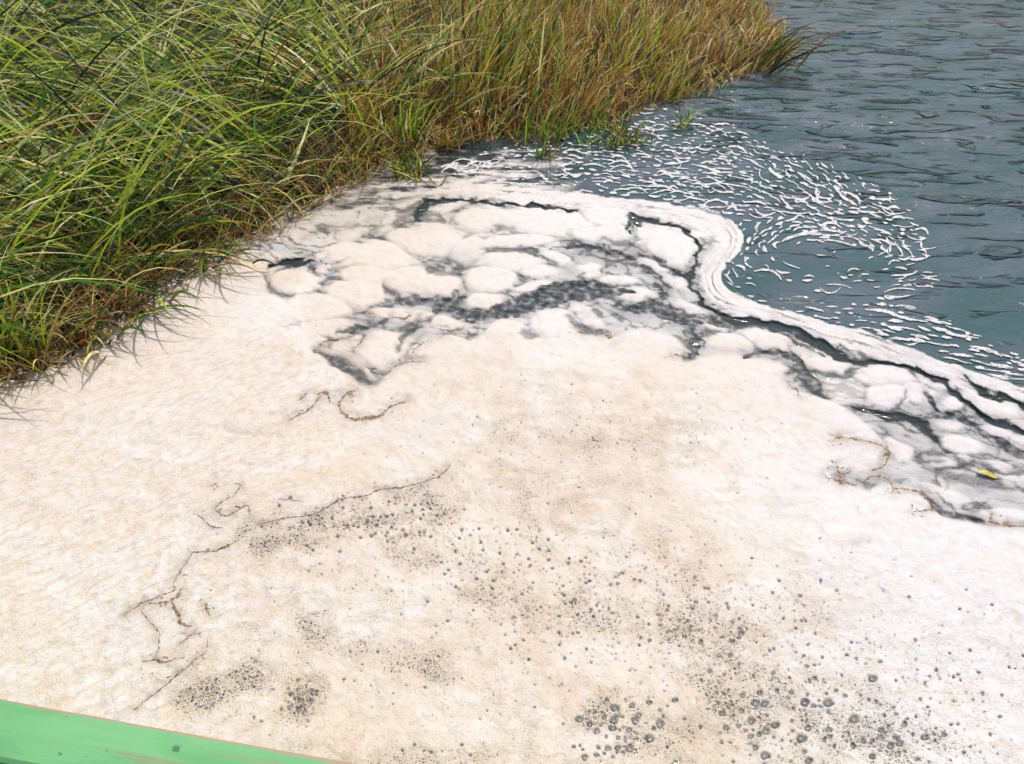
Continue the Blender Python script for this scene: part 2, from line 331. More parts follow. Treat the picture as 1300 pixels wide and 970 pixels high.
def z7(*p): return [(x*.3846, 600+y*.3846) for x, y in p]
def z5(*p): return [(400+x*.3462, 230+y*.3462) for x, y in p]
def z6(*p): return [(800+x*.3846, 330+y*.3846) for x, y in p]
SCUM = [
 ('dark brown scum crease curving up right, just below the looped seam at left', [(z7((635, 278), (700, 275), (750, 260), (790, 235)), 1.1)]),
 ('looped brown scum seam with a hooked right end in the left foam', [(z7((715, 140), (745, 158), (780, 145), (820, 122), (832, 158)), .9), (z7((655, 150), (700, 190), (735, 196)), .9), (z7((700, 58), (720, 48)), .6), (z7((775, 50), (800, 56), (775, 85), (735, 112), (712, 138)), .6)]),
 ('thick dark brown T-shaped scum scrap in the lower left foam', [(z7((500, 446), (545, 440), (580, 428), (604, 402)), 1.5), (z7((572, 438), (592, 480), (600, 510), (628, 520)), 2.0)]),
 ('faint tan scum seam running down left from the curved crease', [(z7((640, 280), (604, 335), (575, 380), (580, 398), (520, 425), (470, 450), (415, 485)), .55)]),
 ('thin forked brown scum line ending in a small spiky knot, lower left', [(z7((470, 465), (495, 500), (530, 540), (528, 600), (520, 632)), .55), (z7((475, 638), (520, 632), (550, 642), (590, 622)), 1.0), (z7((655, 530), (630, 555), (600, 578)), .7)]),
 ('long faint brown scum line trailing down toward the green boat edge', [(z7((690, 560), (686, 610), (640, 640), (560, 710), (520, 745), (450, 800)), .6), (z7((680, 445), (694, 482)), .7)]),
 ('long tan scum line rising right above the pitted grey foam', [(z7((860, 185), (950, 165), (1040, 150), (1130, 100), (1210, 90), (1250, 70), (1330, 60), (1440, 28), (1490, -12)), .8)]),
 ('tiny straight brown scum sliver left of the pitted foam', [(z7((925, 98), (1000, 108)), .5)]),
 ('crooked C-shaped rim of brown scum in the middle foam', [(z5((150, 778), (110, 800), (92, 830), (105, 865), (140, 886), (200, 882), (240, 876), (275, 845), (335, 818)), 1.7), (z5((118, 790), (140, 800)), 2.2)]),
 ('broken brown scum specks left of the C-shaped rim', [([(370, 538), (394, 524), (408, 508)], .9), ([(384, 512), (388, 506)], 1.2), ([(404, 506), (414, 504), (420, 512)], 1.6)]),
 ('brown scum line along a foam fold rising toward the grey hollow', [(z5((215, 752), (258, 716), (300, 684), (345, 672), (405, 672)), .9)]),
 ('short rusty scum streak on the lump left of the grey hollow', [(z5((145, 634), (165, 604), (190, 568)), 1.4), (z5((20, 612), (62, 592), (130, 588)), .6)]),
 ('rusty scum line arching over the foam lump beside the dark pool', [(z5((352, 652), (370, 622), (425, 590), (470, 580)), .9), (z5((455, 550), (500, 558), (545, 552)), .8)]),
 ('dark broken scum scratches on the lump left of the dark pool', [(z5((290, 508), (325, 514), (352, 500)), .9)]),
 ('small reddish scum clot at the edge below the dark pool', [(z5((1058, 572), (1078, 576), (1094, 582)), 2.2), (z5((960, 556), (985, 566)), .8)]),
 ('brown scum border curling down the torn foam edge at right', [(z6((672, 600), (700, 598), (750, 606), (815, 618), (848, 640), (850, 660), (830, 690), (795, 702)), 1.0), (z6((838, 648), (852, 652)), 2.0), (z6((676, 598), (690, 602)), 1.8)]),
 ('spiky star of brown scum left of the torn foam edge', [(z6((638, 725), (690, 736), (745, 752)), .9), (z6((680, 694), (692, 715), (725, 708)), 1.1), (z6((680, 694), (695, 740)), .9), (z6((768, 745), (780, 728), (800, 720), (850, 732), (865, 768)), .9)]),
 ('brown scum lip along the lower right foam edge', [(z6((858, 778), (875, 765), (930, 768), (965, 785), (1000, 822)), 1.2), (z6((930, 842), (975, 836), (1005, 826)), 1.1)]),
 ('brown scum line on the foam edge nearest the right border', [(z6((1175, 872), (1230, 882), (1300, 886)), 1.3), (z6((1180, 870), (1192, 848)), 1.0)]),
 ('rusty scum mark on the small lobe of the foam edge', [(z6((530, 428), (552, 440), (556, 458)), .9), (z6((146, 322), (180, 326)), .9)]),
]
def fields(U, V, X, Y):
    """foam cover, lift, tint, porosity and wind grain of the water level point under (U,V)"""
    n5 = fbm(X*34, Y*34, 33, 2)
    n1 = fbm(X*5, Y*5, 1, 4); n2 = fbm(X*5, Y*5, 9, 4); n3 = fbm(X*1.3, Y*1.3, 21, 4); n4 = fbm(X*18, Y*18, 31, 3)
    wu = U+9*n1+26*perlin(X*2.2, Y*2.2, 41)*.35; wv = V+5*n2+6*perlin(X*3.2, Y*3.2, 43)*.5
    rd, rs, rsg, rw = pdist(U+4*n1, V+2.5*n2, RIBBON, RWID)
    side = rsg*rd                               # negative beyond the ribbon (open water), positive on the foam side
    # film behind the ribbon, streaked along it
    streak = fbm(side*.085+2*n1, rs*.010, 51, 4); streak2 = fbm(side*.30, rs*.03, 57, 3)
    far_ = sstep(60, 110, side)
    wst = fbm(X*3.0+1.2*n3-Y*1.0, Y*9.0+X*3.5+1.5*n3, 53, 4)          # smears drawn out across the film
    streak = streak*(1-far_)+wst*far_; streak2 = streak2*(1-far_)+fbm(X*8-Y*3, Y*26+X*10, 55, 3)*far_
    rdg = 1-np.abs(fbm(X*2.6-Y*.8+1.0*n1, Y*6.5+X*2.4+1.0*n2, 59, 3))*3.2      # thin dark threads
    film = np.clip(.82+.32*streak+.14*streak2, .52, .97)*sstep(-2, 6, side)
    film = film*(1-.5*sstep(.55, .95, rdg))
    upper = sstep(560, 700, U)*sstep(330, 280, V)
    film = film+.25*sstep(100, 20, side)*upper*(film > .1)
    lift = np.zeros(U.shape); cov = film.copy(); r1 = np.full(U.shape, 9.0); r2 = r1.copy()
    for cx, cy, a, b, ang, op in PILLOWS:
        if True:
            m = (np.abs(U-cx) < a*1.7+25) & (np.abs(V-cy) < (b+a*abs(math.sin(math.radians(ang))))*1.7+20)
            if not m.any(): continue
            c_, s_ = math.cos(math.radians(ang)), math.sin(math.radians(ang))
            du = wu[m]-cx; dv = wv[m]-cy
            r = np.sqrt(((du*c_+dv*s_)/a)**2+((-du*s_+dv*c_)/b)**2)
            soft = .13+2.0/b
            a1_ = r1[m]; r2[m] = np.minimum(r2[m], np.maximum(a1_, r)); r1[m] = np.minimum(a1_, r)
            p = sstep(1.0+soft, 1.0-soft, r)*op
            cov[m] = np.maximum(cov[m], p)
            size = min(.011, .00060*b)
            lift[m] = np.maximum(lift[m], size*np.sqrt(np.clip(1.15-r*r, 0, 1))*op)
    crease = sstep(.22, .0, r2-r1)*sstep(.50, .82, r1)*np.clip(.9+1.6*n1, .1, 1.3)
    cov *= 1-.30*np.clip(crease, 0, 1); lift *= 1-.75*np.clip(crease, 0, 1)
    md, ms, msg, _ = pdist(wu, wv, [(200, 340), (290, 300), (345, 380), (360, 420)]+MASS)
    inside = inpoly(wu, wv, MASSPOLY)
    sd_ = np.where(inside, md, -md)
    mass = sstep(-5-28*sstep(450, 380, U), 7, sd_+16*n1*sstep(450, 380, U))
    cov = np.maximum(cov, mass); 
    kk = sstep(430, 350, U)*sstep(308, 345, V); sd_ = sd_*(1-kk)+60*kk
    edge_lift = .010*(1-np.exp(-np.clip(sd_, 0, None)/22.0))*(sd_ > 0)
    lift = np.maximum(lift, edge_lift)
    # shore side film (upper left), grey and green with dark tears
    sh = sstep(330, 300, V+.0*U)*sstep(640, 540, U)
    shf = np.clip(.62+.55*fbm(side*.06+3*n1, rs*.012, 71, 4), .1, .95)
    cov = np.where(side < 0, 0, cov)
    inner_water = side < 4
    # foam sheet between shore and ribbon at upper left: thins to the right
    zone = sstep(700, 560, U)*(V < 300)
    tears = fbm(V*.10+1.5*n1+U*.03, U*.018, 77, 4)
    tears = fbm(X*2.6+1.0*n1, Y*9.5-X*1.2+1.0*n2, 77, 4); fine_t = fbm(X*9, Y*30, 79, 3)
    z = np.clip(.52-.0006*np.clip(U-430, 0, None)-.22*sstep(-10, -60, side)+1.5*tears+.7*fine_t, 0, .9)*sstep(800, 640, U)*(V < 300)*sstep(-100, -60, side+22*n1)
    z2 = np.clip(.66+1.1*tears+.5*fine_t, 0, .95)*sstep(540, 440, U+30*n1)*(V < 310)
    cov = np.maximum(cov, np.maximum(z*(side < 6), z2)*sstep(312, 280, V+10*n1))
    # ribbon
    rib = sstep(rw+.5, rw-2.2, rd+9*fbm(side*.05+n1, rs*.03, 63, 3)*(.4+.6*sstep(0, 8, side))+4*n4)*(.86+.22*streak+.2*streak2)
    gap = sstep(.16, .42, fbm(side*.20+1.5*n1, rs*.010, 61, 3))*.9
    cov = np.maximum(cov, rib*(1-gap*.6)*sstep(470, 560, U))
    lift = np.maximum(lift, .002*rib*sstep(0, .5, 1-rd/(rw+1)))
    # dark tears of open water
    n5 = fbm(X*34, Y*34, 33, 2); dn = 3.2*n4
    wu2 = U+9*n1+7*n4+3*n5; wv2 = V+5*n2+5*perlin(X*16, Y*16, 35)+2.5*n5
    crisp = np.zeros(U.shape)
    for path, hw, st in DARK:
        sm = smooth_path(path, 4)
        us = [q[0] for q in path]; vs_ = [q[1] for q in path]
        m = (U > min(us)-45) & (U < max(us)+45) & (V > min(vs_)-35) & (V < max(vs_)+35)
        if not m.any(): continue
        d, s, _, _ = pdist(wu2[m], wv2[m], sm)
        L = sum(math.dist(sm[i], sm[i+1]) for i in range(len(sm)-1))
        w = hw*.82*(.35+.65*np.sin(np.clip(s/L, 0, 1)*math.pi))*(1+.75*n4[m]+.6*n1[m])
        soft = (1.2 if st > .8 else .55*hw)
        k = np.maximum(sstep(w+soft+1.5, w-soft*.8, d+dn[m]*.5), .30*np.exp(-(d/(w+5.5))**2))*min(st, 1)
        if st >= 1 and hw < 8: crisp[m] = np.maximum(crisp[m], k)
        cov[m] *= 1-k; lift[m] *= 1-sstep(w*3.0+4, w*.4, d)*min(1, st*1.1)
    cov = np.maximum(cov, np.clip(.24+.45*n5+.15*n4, 0, .6)*sstep(4, 14, side)*sstep(300, 330, V)*(1-crisp))
    lift *= sstep(.25, .8, cov)
    near = sstep(420, 700, V)
    # relief of the thick foam
    inm = sstep(0, 40, sd_)
    lift += inm*(.009*n3+.004*n1)+cov*(.0040*n4+.0016*n5)
    # swirls and the little peak
    for cx, cy, r_, amp in ((1085, 688, 13, .010), (745, 655, 34, .005), (890, 905, 40, .010), (760, 640, 60, -.004)):
        q = np.hypot(U-cx, (V-cy)*1.5)/r_; lift += amp*np.exp(-q*q*1.2)
    q = np.hypot(U-750+16*n1, (V-655+10*n2)*1.75)/42
    lift += .004*np.exp(-((q-1)/.25)**2)*(.5+1.5*np.clip(n1+.3, 0, 1))
    # bubbly zones
    B = [([(330, 690), (420, 665), (500, 650), (560, 645)], 34, .50), ([(250, 900), (330, 870), (400, 880), (370, 905)], 26, .50), ([(400, 790), (470, 840), (560, 850)], 30, .40),
         ([(500, 690), (600, 740), (720, 790), (800, 800)], 42, .34), ([(650, 540), (760, 560), (860, 560)], 52, .26), ([(620, 600), (760, 690), (900, 740)], 85, .24),
         ([(760, 905), (800, 930), (850, 960)], 55, .42), ([(900, 830), (960, 900), (1060, 930), (1150, 960)], 75, .45), ([(1000, 760), (1150, 840), (1290, 880)], 100, .20), ([(560, 470), (700, 500), (860, 520)], 70, .17),
         ([(260, 820), (420, 760), (640, 880)], 120, .20), ([(740, 620), (820, 640)], 50, .24), ([(300, 1000), (1300, 1010)], 70, .30)]
    pore = np.full(U.shape, .05)
    for path, hw, st in B:
        d, _, _, _ = pdist(U+30*n1, V+22*n2, path); pore = np.maximum(pore, st*np.exp(-(d/hw)**2))
    pn = fbm(X*14, Y*14, 81, 4)+.6*n1
    pore = np.clip(pore*(1.15+1.5*pn), .02, .75)*sstep(5, 60, sd_)+.02
    cov = cov*(1-.16*sstep(.25, .55, pore)*sstep(-.1, .5, pn))
    lift += -.006*sstep(.2, .5, pore)*near*(.5+.5*n4)
    grain = sstep(560, 330, U+.25*(V-600)+60*n3)*sstep(380, 470, V)*inside
    # own colour: cream, whiter on the right, tan froth in places
    solid = np.maximum(sstep(1.25, .85, r1), sstep(-8, 10, sd_))
    cream = np.array([.90, .79, .68]); white = np.array([.89, .85, .845]); tan = np.array([.78, .62, .44]); grey = np.array([.62, .63, .64]); pale = np.array([.93, .90, .87])
    T = np.repeat(cream[None], U.size, 0).reshape(U.shape+(3,))
    def bl(T, c, k): k = k[..., None]; return T*(1-k)+c*k
    T = bl(T, white, sstep(840, 1150, U+70*n3+.15*(V-600)))
    T = bl(T, pale, sstep(470, 400, V)*sstep(520, 760, U)*.9)
    sw = 1.25*fbm(X*2.2+1.6*n3, Y*2.2+1.6*fbm(X*1.3, Y*1.3, 23, 3), 93, 4)
    T = bl(T, tan, .42*sstep(.05, .5, sw)*sstep(1200, 900, U)*inm*sstep(150, 420, U))
    T = bl(T, np.array([.93, .88, .82]), .7*sstep(-.05, -.4, sw)*inm)
    vein = 1-np.abs(fbm(X*1.7+.9*n1+.5*sw, Y*1.9+.9*n2, 95, 3))*9
    T = bl(T, tan*.85, .34*sstep(.2, .95, vein)*np.clip(.5+2*n3, 0, 1)*inm); lift += -.0012*sstep(.2, .95, vein)*inm
    T = bl(T, tan*.9, .45*sstep(.12, .4, pore)*sstep(1250, 950, U))
    for cx, cy, a, b, k in ((745, 650, 38, 14, .5), (690, 560, 80, 40, .25), (890, 895, 45, 45, .45), (730, 880, 60, 20, .3), (850, 560, 120, 60, .16), (600, 480, 90, 22, .18)):
        q = ((U+14*n1-cx)/a)**2+((V+8*n2-cy)/b)**2; T = bl(T, tan, k*np.exp(-q))
    T = bl(T, grey, .35*sstep(.25, .7, fbm(X*2.6, Y*2.6, 91, 3))*sstep(.0, .5, cov))
    q = np.hypot(U-750+16*n1, (V-655+10*n2)*1.75)/42
    ringk = np.exp(-((q-1)/.16)**2)*np.clip(.6+1.6*n1, 0, 1); T = bl(T, tan*.75, .6*ringk); T = bl(T, np.array([.95, .90, .84]), .5*np.exp(-((q-.72)/.13)**2)*np.clip(.6-1.2*n1, 0, 1))
    q3 = np.hypot(U-885+14*n1, (V-905+9*n2)*1.3)/48; T = bl(T, tan*.8, .5*np.exp(-((q3-1)/.16)**2)*np.clip(.6+1.6*n2, 0, 1))
    for _, strokes in SCUM:
        for pts, hw in strokes:
            uu = [q_[0] for q_ in pts]; vv_ = [q_[1] for q_ in pts]
            m = (U > min(uu)-25) & (U < max(uu)+25) & (V > min(vv_)-20) & (V < max(vv_)+20)
            if not m.any(): continue
            d, _, _, _ = pdist(U[m]+6*n4[m]+3*n5[m], V[m]+4*n5[m], pts)
            T[m] = bl(T[m], np.array([.50, .37, .25]), np.clip(.85*np.exp(-(d/(2.8+2.4*hw))**1.4)*(.8+1.9*n5[m]+1.2*n4[m]), 0, .9))
            T[m] = bl(T[m], grey*.95, .22*np.exp(-(d/11)**2))
    T = bl(T, np.array([.56, .575, .57])*(1+.35*streak2[..., None]), .80*(1-np.maximum(solid, sstep(rw+3, rw-3, rd)))*sstep(300, 320, V+.0*U))
    T = bl(T, np.array([.50, .49, .40]), sstep(640, 460, U)*sstep(312, 282, V)*.55)
    return cov, lift, T, pore, grain, side, sd_

def wave(x, y):
    """lift of the open water; the foam stills it"""
    u, v = proj(x, np.maximum(y, .2))
    k = sstep(0, 1.6, (x-.55)*.55+(y-3.2)*.42)
    a = .013*perlin(x*.9+y*.35, y*2.6-x*.3, 101)+.006*perlin(x*2.1+y*.4, y*6.0, 103)
    return a*k, k

# ---------------------------------------------------------------- water
us = np.concatenate([np.linspace(-3000, -200, 20), np.arange(-180, 1500, 5.0), np.linspace(1520, 4500, 24)])
vs = np.concatenate([[-295.5, -294, -290, -280, -265, -250, -230], np.arange(-210, 520, 2.6), np.linspace(530, 1000, 40), np.linspace(1050, 2600, 16)])
hor = Hh/2-F*math.tan(PITCH)               # photo row of the horizon
vs = vs-vs.min()+hor+1.5 if vs.min() < hor+1.5 else vs
vs = np.concatenate([[hor+1.2], vs[vs > hor+2]])
U, V, q = lattice(us, vs); X, Y = unproj(U, V)
Z, K = wave(X, Y)
rd0, _, rg0, _ = pdist(U, V, RIBBON); unshaded = sstep(4, -14, rg0*rd0)*sstep(560, 800, U+1.2*(200-V)+60*fbm(X*1.5, Y*1.5, 131, 3))  # one on open water, zero where the foam's shade is painted in
mesh_obj('water', np.stack([X, Y, Z], -1).reshape(-1, 3), q, M_water, attrs={'calm': (.10+.90*K).ravel(), 'unshaded': unshaded.ravel()})
tag(bpy.data.objects['water'], kind='structure')

# ---------------------------------------------------------------- bubbles standing in the foam
def dome(nseg=10, rings=3):
    P = [(0, 0, 1)]; Fc = []
    for r in range(1, rings+1):
        a = r/rings*math.radians(88)
        for k in range(nseg): P.append((math.sin(a)*math.cos(2*math.pi*k/nseg), math.sin(a)*math.sin(2*math.pi*k/nseg), math.cos(a)))
    for k in range(nseg): Fc.append((0, 1+k, 1+(k+1) % nseg))
    for r in range(rings-1):
        for k in range(nseg):
            a = 1+r*nseg+k; b = 1+r*nseg+(k+1) % nseg; c = a+nseg; d = b+nseg
            Fc += [(a, c, d), (a, d, b)]
    return np.array(P), np.array(Fc)
ZONES = [  # centre u v, spread u v, count, radius px lo hi
 (800, 925, 34, 26, 60, 2.0, 7), (770, 955, 25, 14, 30, 2.5, 7), (960, 935, 40, 28, 90, 2, 7), (1000, 870, 60, 35, 50, 1.4, 5), (1085, 915, 3, 3, 3, 6, 9), (1030, 900, 30, 22, 40, 2, 8),
 (1130, 950, 50, 20, 70, 1.6, 6), (920, 825, 30, 14, 25, 1.5, 5), (1150, 900, 90, 50, 160, 1.0, 3.0), (1000, 800, 130, 60, 300, .8, 2.2), (380, 890, 16, 10, 34, 1.6, 5), (350, 905, 40, 16, 70, 1, 3), (275, 888, 14, 6, 14, 1, 3),
 (480, 660, 60, 18, 150, .8, 2.6), (440, 680, 60, 16, 110, .8, 2.6), (550, 700, 50, 25, 80, .8, 2.2), (480, 840, 90, 26, 160, .8, 2.4), (640, 740, 90, 40, 260, .8, 2.2), (740, 800, 80, 40, 200, .8, 2.4), (820, 720, 110, 50, 300, .8, 2.0),
 (700, 740, 90, 34, 260, 1.2, 2.8), (820, 790, 90, 34, 260, 1.2, 2.9), (930, 800, 80, 36, 180, 1.2, 3.0), (560, 690, 50, 26, 130, 1.2, 3.0), (480, 655, 60, 16, 110, 1.4, 3.2), (1150, 900, 90, 45, 150, 1.2, 3.4), (1060, 850, 80, 40, 120, 1.2, 3.4), (740, 560, 110, 35, 240, 1.15, 1.9), (420, 730, 70, 40, 120, .7, 2.0), (1220, 880, 70, 60, 80, .8, 2.4), (650, 620, 120, 50, 220, .7, 1.6), (900, 600, 130, 60, 200, .7, 1.5), (900, 930, 90, 30, 120, 1, 3), (600, 930, 90, 30, 70, .8, 2.2), (560, 960, 60, 8, 40, 1, 3)]
bu, bv, br = [], [], []
for cu, cv_, su, sv_, n, lo, hi in ZONES:
    bu.append(rng.normal(cu, su, n)); bv.append(rng.normal(cv_, sv_, n)); br.append(lo+(hi-lo)*rng.random(n)**3.2)
bu = np.concatenate(bu); bv = np.concatenate(bv); br = np.concatenate(br)
order = np.argsort(-br); kept = []
gridb = {}
for i in order:
    key = (int(bu[i]//20), int(bv[i]//20)); ok = True
    if bv[i] > 1010 or bv[i] < 470: continue
    for a in (-1, 0, 1):
        for b in (-1, 0, 1):
            for j in gridb.get((key[0]+a, key[1]+b), ()):
                if math.hypot(bu[i]-bu[j], (bv[i]-bv[j])*1.2) < (br[i]+br[j])*.93: ok = False; break
    if ok: gridb.setdefault(key, []).append(i); kept.append(i)
kept = np.array(kept)
def rad_world(u, v, r):
    x0, y0 = unproj(u, v); x1, _ = unproj(u+r, v); return x1-x0
# ---------------------------------------------------------------- foam sheet
us = np.concatenate([np.linspace(-1200, -40, 70), np.arange(-30, 1335, 1.75), np.linspace(1345, 2400, 70)])
vs = np.concatenate([np.arange(190, 985, 1.75), np.linspace(995, 1900, 70)])
U, V, q = lattice(us, vs); X, Y = unproj(U, V)
cov, lift, T, pore, grain, side, sdm = fields(U, V, X, Y)
FZ = .004+np.clip(lift, -.002, .08)+.004*(side > 0)
for i in kept:                               # every larger bubble opens a pit in the foam with a small rim
    r_ = br[i]
    if r_ < 1.15: continue
    j0, j1 = np.searchsorted(us, [bu[i]-r_*2-4, bu[i]+r_*2+4]); i0, i1 = np.searchsorted(vs, [bv[i]-r_*2-3, bv[i]+r_*2+3])
    if j1 <= j0 or i1 <= i0 or bv[i] > 985: continue
    q_ = np.hypot(U[i0:i1, j0:j1]-bu[i], (V[i0:i1, j0:j1]-bv[i])*1.15)/r_
    q_ = q_*(1+.35*perlin((U[i0:i1, j0:j1]-bu[i])/r_*.9+i, (V[i0:i1, j0:j1]-bv[i])/r_*.9, 611))
    cov[i0:i1, j0:j1] *= 1-(.93 if r_ > 2.3 else .30+.5*(i % 7)/7)*sstep(1.0+.5/r_, .62-.3/r_, q_)
    FZ[i0:i1, j0:j1] += .0014*min(r_, 5)/3*np.exp(-((q_-1.15)/.25)**2)-.004*sstep(1.1, .5, q_)
Vt = np.stack([X, Y, FZ], -1).reshape(-1, 3)
at = {'cover': cov.ravel(), 'tint': T.reshape(-1, 3)*np.array([.75, .765, .785]), 'pore': pore.ravel(), 'grain': grain.ravel()}
alive = cov.ravel()[q].max(1) > .015
sq = side.ravel()[q].mean(1); uq = U.ravel()[q].mean(1); vq = V.ravel()[q].mean(1)
rdq, _, _, rwq = pdist(uq, vq, RIBBON, RWID)
isrib = (rdq < rwq+3) & (uq > 800)
for nm, mk, lab in (('foam_mat', alive & ~isrib, 'broad cream mat of matted foam filling the near water from reeds to lower right'),
                    ('foam_ribbon', alive & isrib, 'smooth white S-curved ribbon of foam dividing the mat from dark open water')):
    Vk, qk, ak = keep_faces(Vt, q, mk, at)
    tag(mesh_obj(nm, Vk, qk, M_foam, attrs=ak), lab, 'foam')
foam_mat = bpy.data.objects['foam_mat']
def surf(u, v):
    """height of the foam under a photo point"""
    i = np.clip(np.searchsorted(vs, v)-1, 0, len(vs)-1); j = np.clip(np.searchsorted(us, u)-1, 0, len(us)-1)
    return FZ[i, j]

# ---------------------------------------------------------------- bubble skins standing in the foam
DP, DF = dome(); DP2, DF2 = dome(7, 2)
sv_, sf_, off = [], [], 0
ndom = 0
bub_me = None
for n_, i in enumerate(kept):
    x, y = unproj(bu[i], bv[i]); z = float(surf(bu[i], bv[i])); r = float(rad_world(bu[i], bv[i], br[i]))
    if n_ < 260 and br[i] > 2.2:
        if bub_me is None:
            o = mesh_obj('bubble', DP, DF, M_bub, parent=foam_mat); bub_me = o.data
        else:
            o = bpy.data.objects.new('bubble', bub_me); scene.collection.objects.link(o); o.parent = foam_mat
        o.location = (float(x), float(y), z-.05*r); o.scale = (r*1.02, r*(.85+.3*rng.random()), r*.42); o.rotation_euler = (0, 0, rng.random()*6)
    elif br[i] > 1.5:
        sv_.append(DP2*[r, r, r*.4]+[float(x), float(y), z]); sf_.append(DF2+off); off += len(DP2)
o = mesh_obj('fine_bubbles', np.vstack(sv_), np.vstack(sf_), M_bub, parent=foam_mat); tag(o, kind='stuff')

# ---------------------------------------------------------------- flecks of foam drifting on the open water (contours filled cell by cell)
FS = 1.0
us2 = np.arange(560, 1420, FS); vs2 = np.arange(118, 600, FS)
U, V, q = lattice(us2, vs2); X, Y = unproj(U, V)
n1 = fbm(X*3, Y*3, 1, 3); n2 = fbm(X*3, Y*3, 9, 3)
rd, rs, rsg, rw = pdist(U, V, RIBBON, RWID); side2 = rsg*rd
OUT = [(560, 214), (640, 186), (720, 172), (790, 142), (850, 134), (900, 146), (960, 178), (1050, 206), (1120, 240), (1165, 275), (1180, 315), (1190, 362), (1120, 385), (1000, 392), (935, 375), (925, 330), (945, 300), (905, 266), (800, 250), (700, 241), (600, 238)]
NF = 30000; fu = rng.uniform(540, 1400, NF); fv = rng.uniform(125, 590, NF)
ru, rv_s, rg, rw_ = pdist(fu, fv, RIBBON, RWID); sf = rg*ru
ino = inpoly(fu, fv, OUT); core = np.hypot((fu-1040)/100, (fv-352)/44)
bandp = (fu > 960) & (sf < -rw_-3) & (sf > -80); edgep = (fu > 880) & (sf < -rw_-1) & (sf > -rw_-14)
pr = np.where(ino, np.where(core < 1, .06, 1.0), np.where(bandp, .20*sstep(85, 20, -sf), np.where(edgep, .5, 0)))
OD_, _, _, _ = pdist(fu, fv, OUT+[OUT[0]]); pr = pr*np.where(ino, .25+.75*sstep(2, 30, OD_), 1); pr = np.where((fu < 700) & ino, .5, pr)*.85*(.8+.5*sstep(-.2, .3, perlin(fu*.02, fv*.045, 701)))
ok = (rng.random(NF) < pr) & (sf < -rw_-1)
fu, fv, sf, bandp = fu[ok], fv[ok], sf[ok], (bandp & ~ino)[ok]
Fk = np.full(U.shape, -1.0); occ = {}; nfl = 0
du_, dv_ = us2[0], vs2[0]
Ru = np.array([p[0] for p in RIBBON]); Rv = np.array([p[1] for p in RIBBON])
for a, b, sd1, bd in zip(fu, fv, sf, bandp):
    sc = .62+.38*float(np.clip((b-130)/160, 0, 1)); kx, ky = int(a/14), int(b/7)
    if any(((a-p)/(10.5*sc))**2+((b-q_)/(4.2*sc))**2 < 1 for i_ in (-1, 0, 1) for j_ in (-1, 0, 1) for p, q_ in occ.get((kx+i_, ky+j_), ())): continue
    occ.setdefault((kx, ky), []).append((a, b)); nfl += 1
    k = int(np.argmin((Ru-a)**2+(Rv-b)**2)); k = min(max(k, 1), len(Ru)-2)
    tr_ = np.array([Ru[k+1]-Ru[k-1], (Rv[k+1]-Rv[k-1])*1.0]); tr_ /= np.hypot(*tr_)
    ce = np.array([-(b-318)*2.1, (a-1045)/2.1]); ce /= np.hypot(*ce)+1e-6
    if ce@tr_ < 0: ce = -ce
    wgt = float(np.clip(1.25-math.hypot((a-1045)/150, (b-318)/80), 0, 1))
    t_ = tr_*(1-wgt)+ce*wgt
    an = math.atan2(t_[1], t_[0])+rng.normal(0, .08 if bd else .15)+(.35*float(perlin(a*.04, b*.09, 703)) if not bd else 0)
    ln = (rng.uniform(2.5, 9) if rng.random() < .76 else rng.uniform(9, 21))*sc*(1.15 if bd else 1); hw = (.65+1.25*rng.random()**1.8)*sc*(1.25 if bd or core[0] < 0 else 1)
    cv2 = rng.normal(0, .9) if not bd else rng.normal(0, .2)
    ts = np.linspace(-1, 1, 6); wob = rng.normal(0, .25)
    pu = a+ts*ln*math.cos(an)-(cv2*(ts*ts-.5)+wob*ts**3)*ln*.40*math.sin(an); pv = b+ts*ln*math.sin(an)*.55+(cv2*(ts*ts-.5)+wob*ts**3)*ln*.30*math.cos(an)
    i0 = max(0, int((pv.min()-5-dv_)/FS)); i1 = int((pv.max()+6-dv_)/FS); j0 = max(0, int((pu.min()-7-du_)/FS)); j1 = int((pu.max()+8-du_)/FS)
    if i1 <= i0 or j1 <= j0: continue
    uu = U[i0:i1, j0:j1]; vv_ = V[i0:i1, j0:j1]*1.35
    if uu.size == 0: continue
    d, s_, _, _ = pdist(uu, vv_, list(zip(pu, pv*1.35))); Lp = float(np.hypot(np.diff(pu), np.diff(pv)*1.35).sum())
    w = hw*1.35*(.35+.65*np.sin(np.clip(s_/Lp, 0, 1)*math.pi))*(1+.45*perlin(uu*.22, vv_*.22, 705))
    Fk[i0:i1, j0:j1] = np.maximum(Fk[i0:i1, j0:j1], (w-d)/3)
print('flecks', nfl)
Fk = np.where(side2 > -rw-1.0, -1, Fk)
f = Fk.ravel(); fq = f[q]; act = (fq > 0).any(1)
qa = q[act]; fa = fq[act]
Zw = wave(X, Y)[0]+.004
PX = np.stack([X, Y, Zw], -1).reshape(-1, 3)
tv, tf = [], []
voff = 0
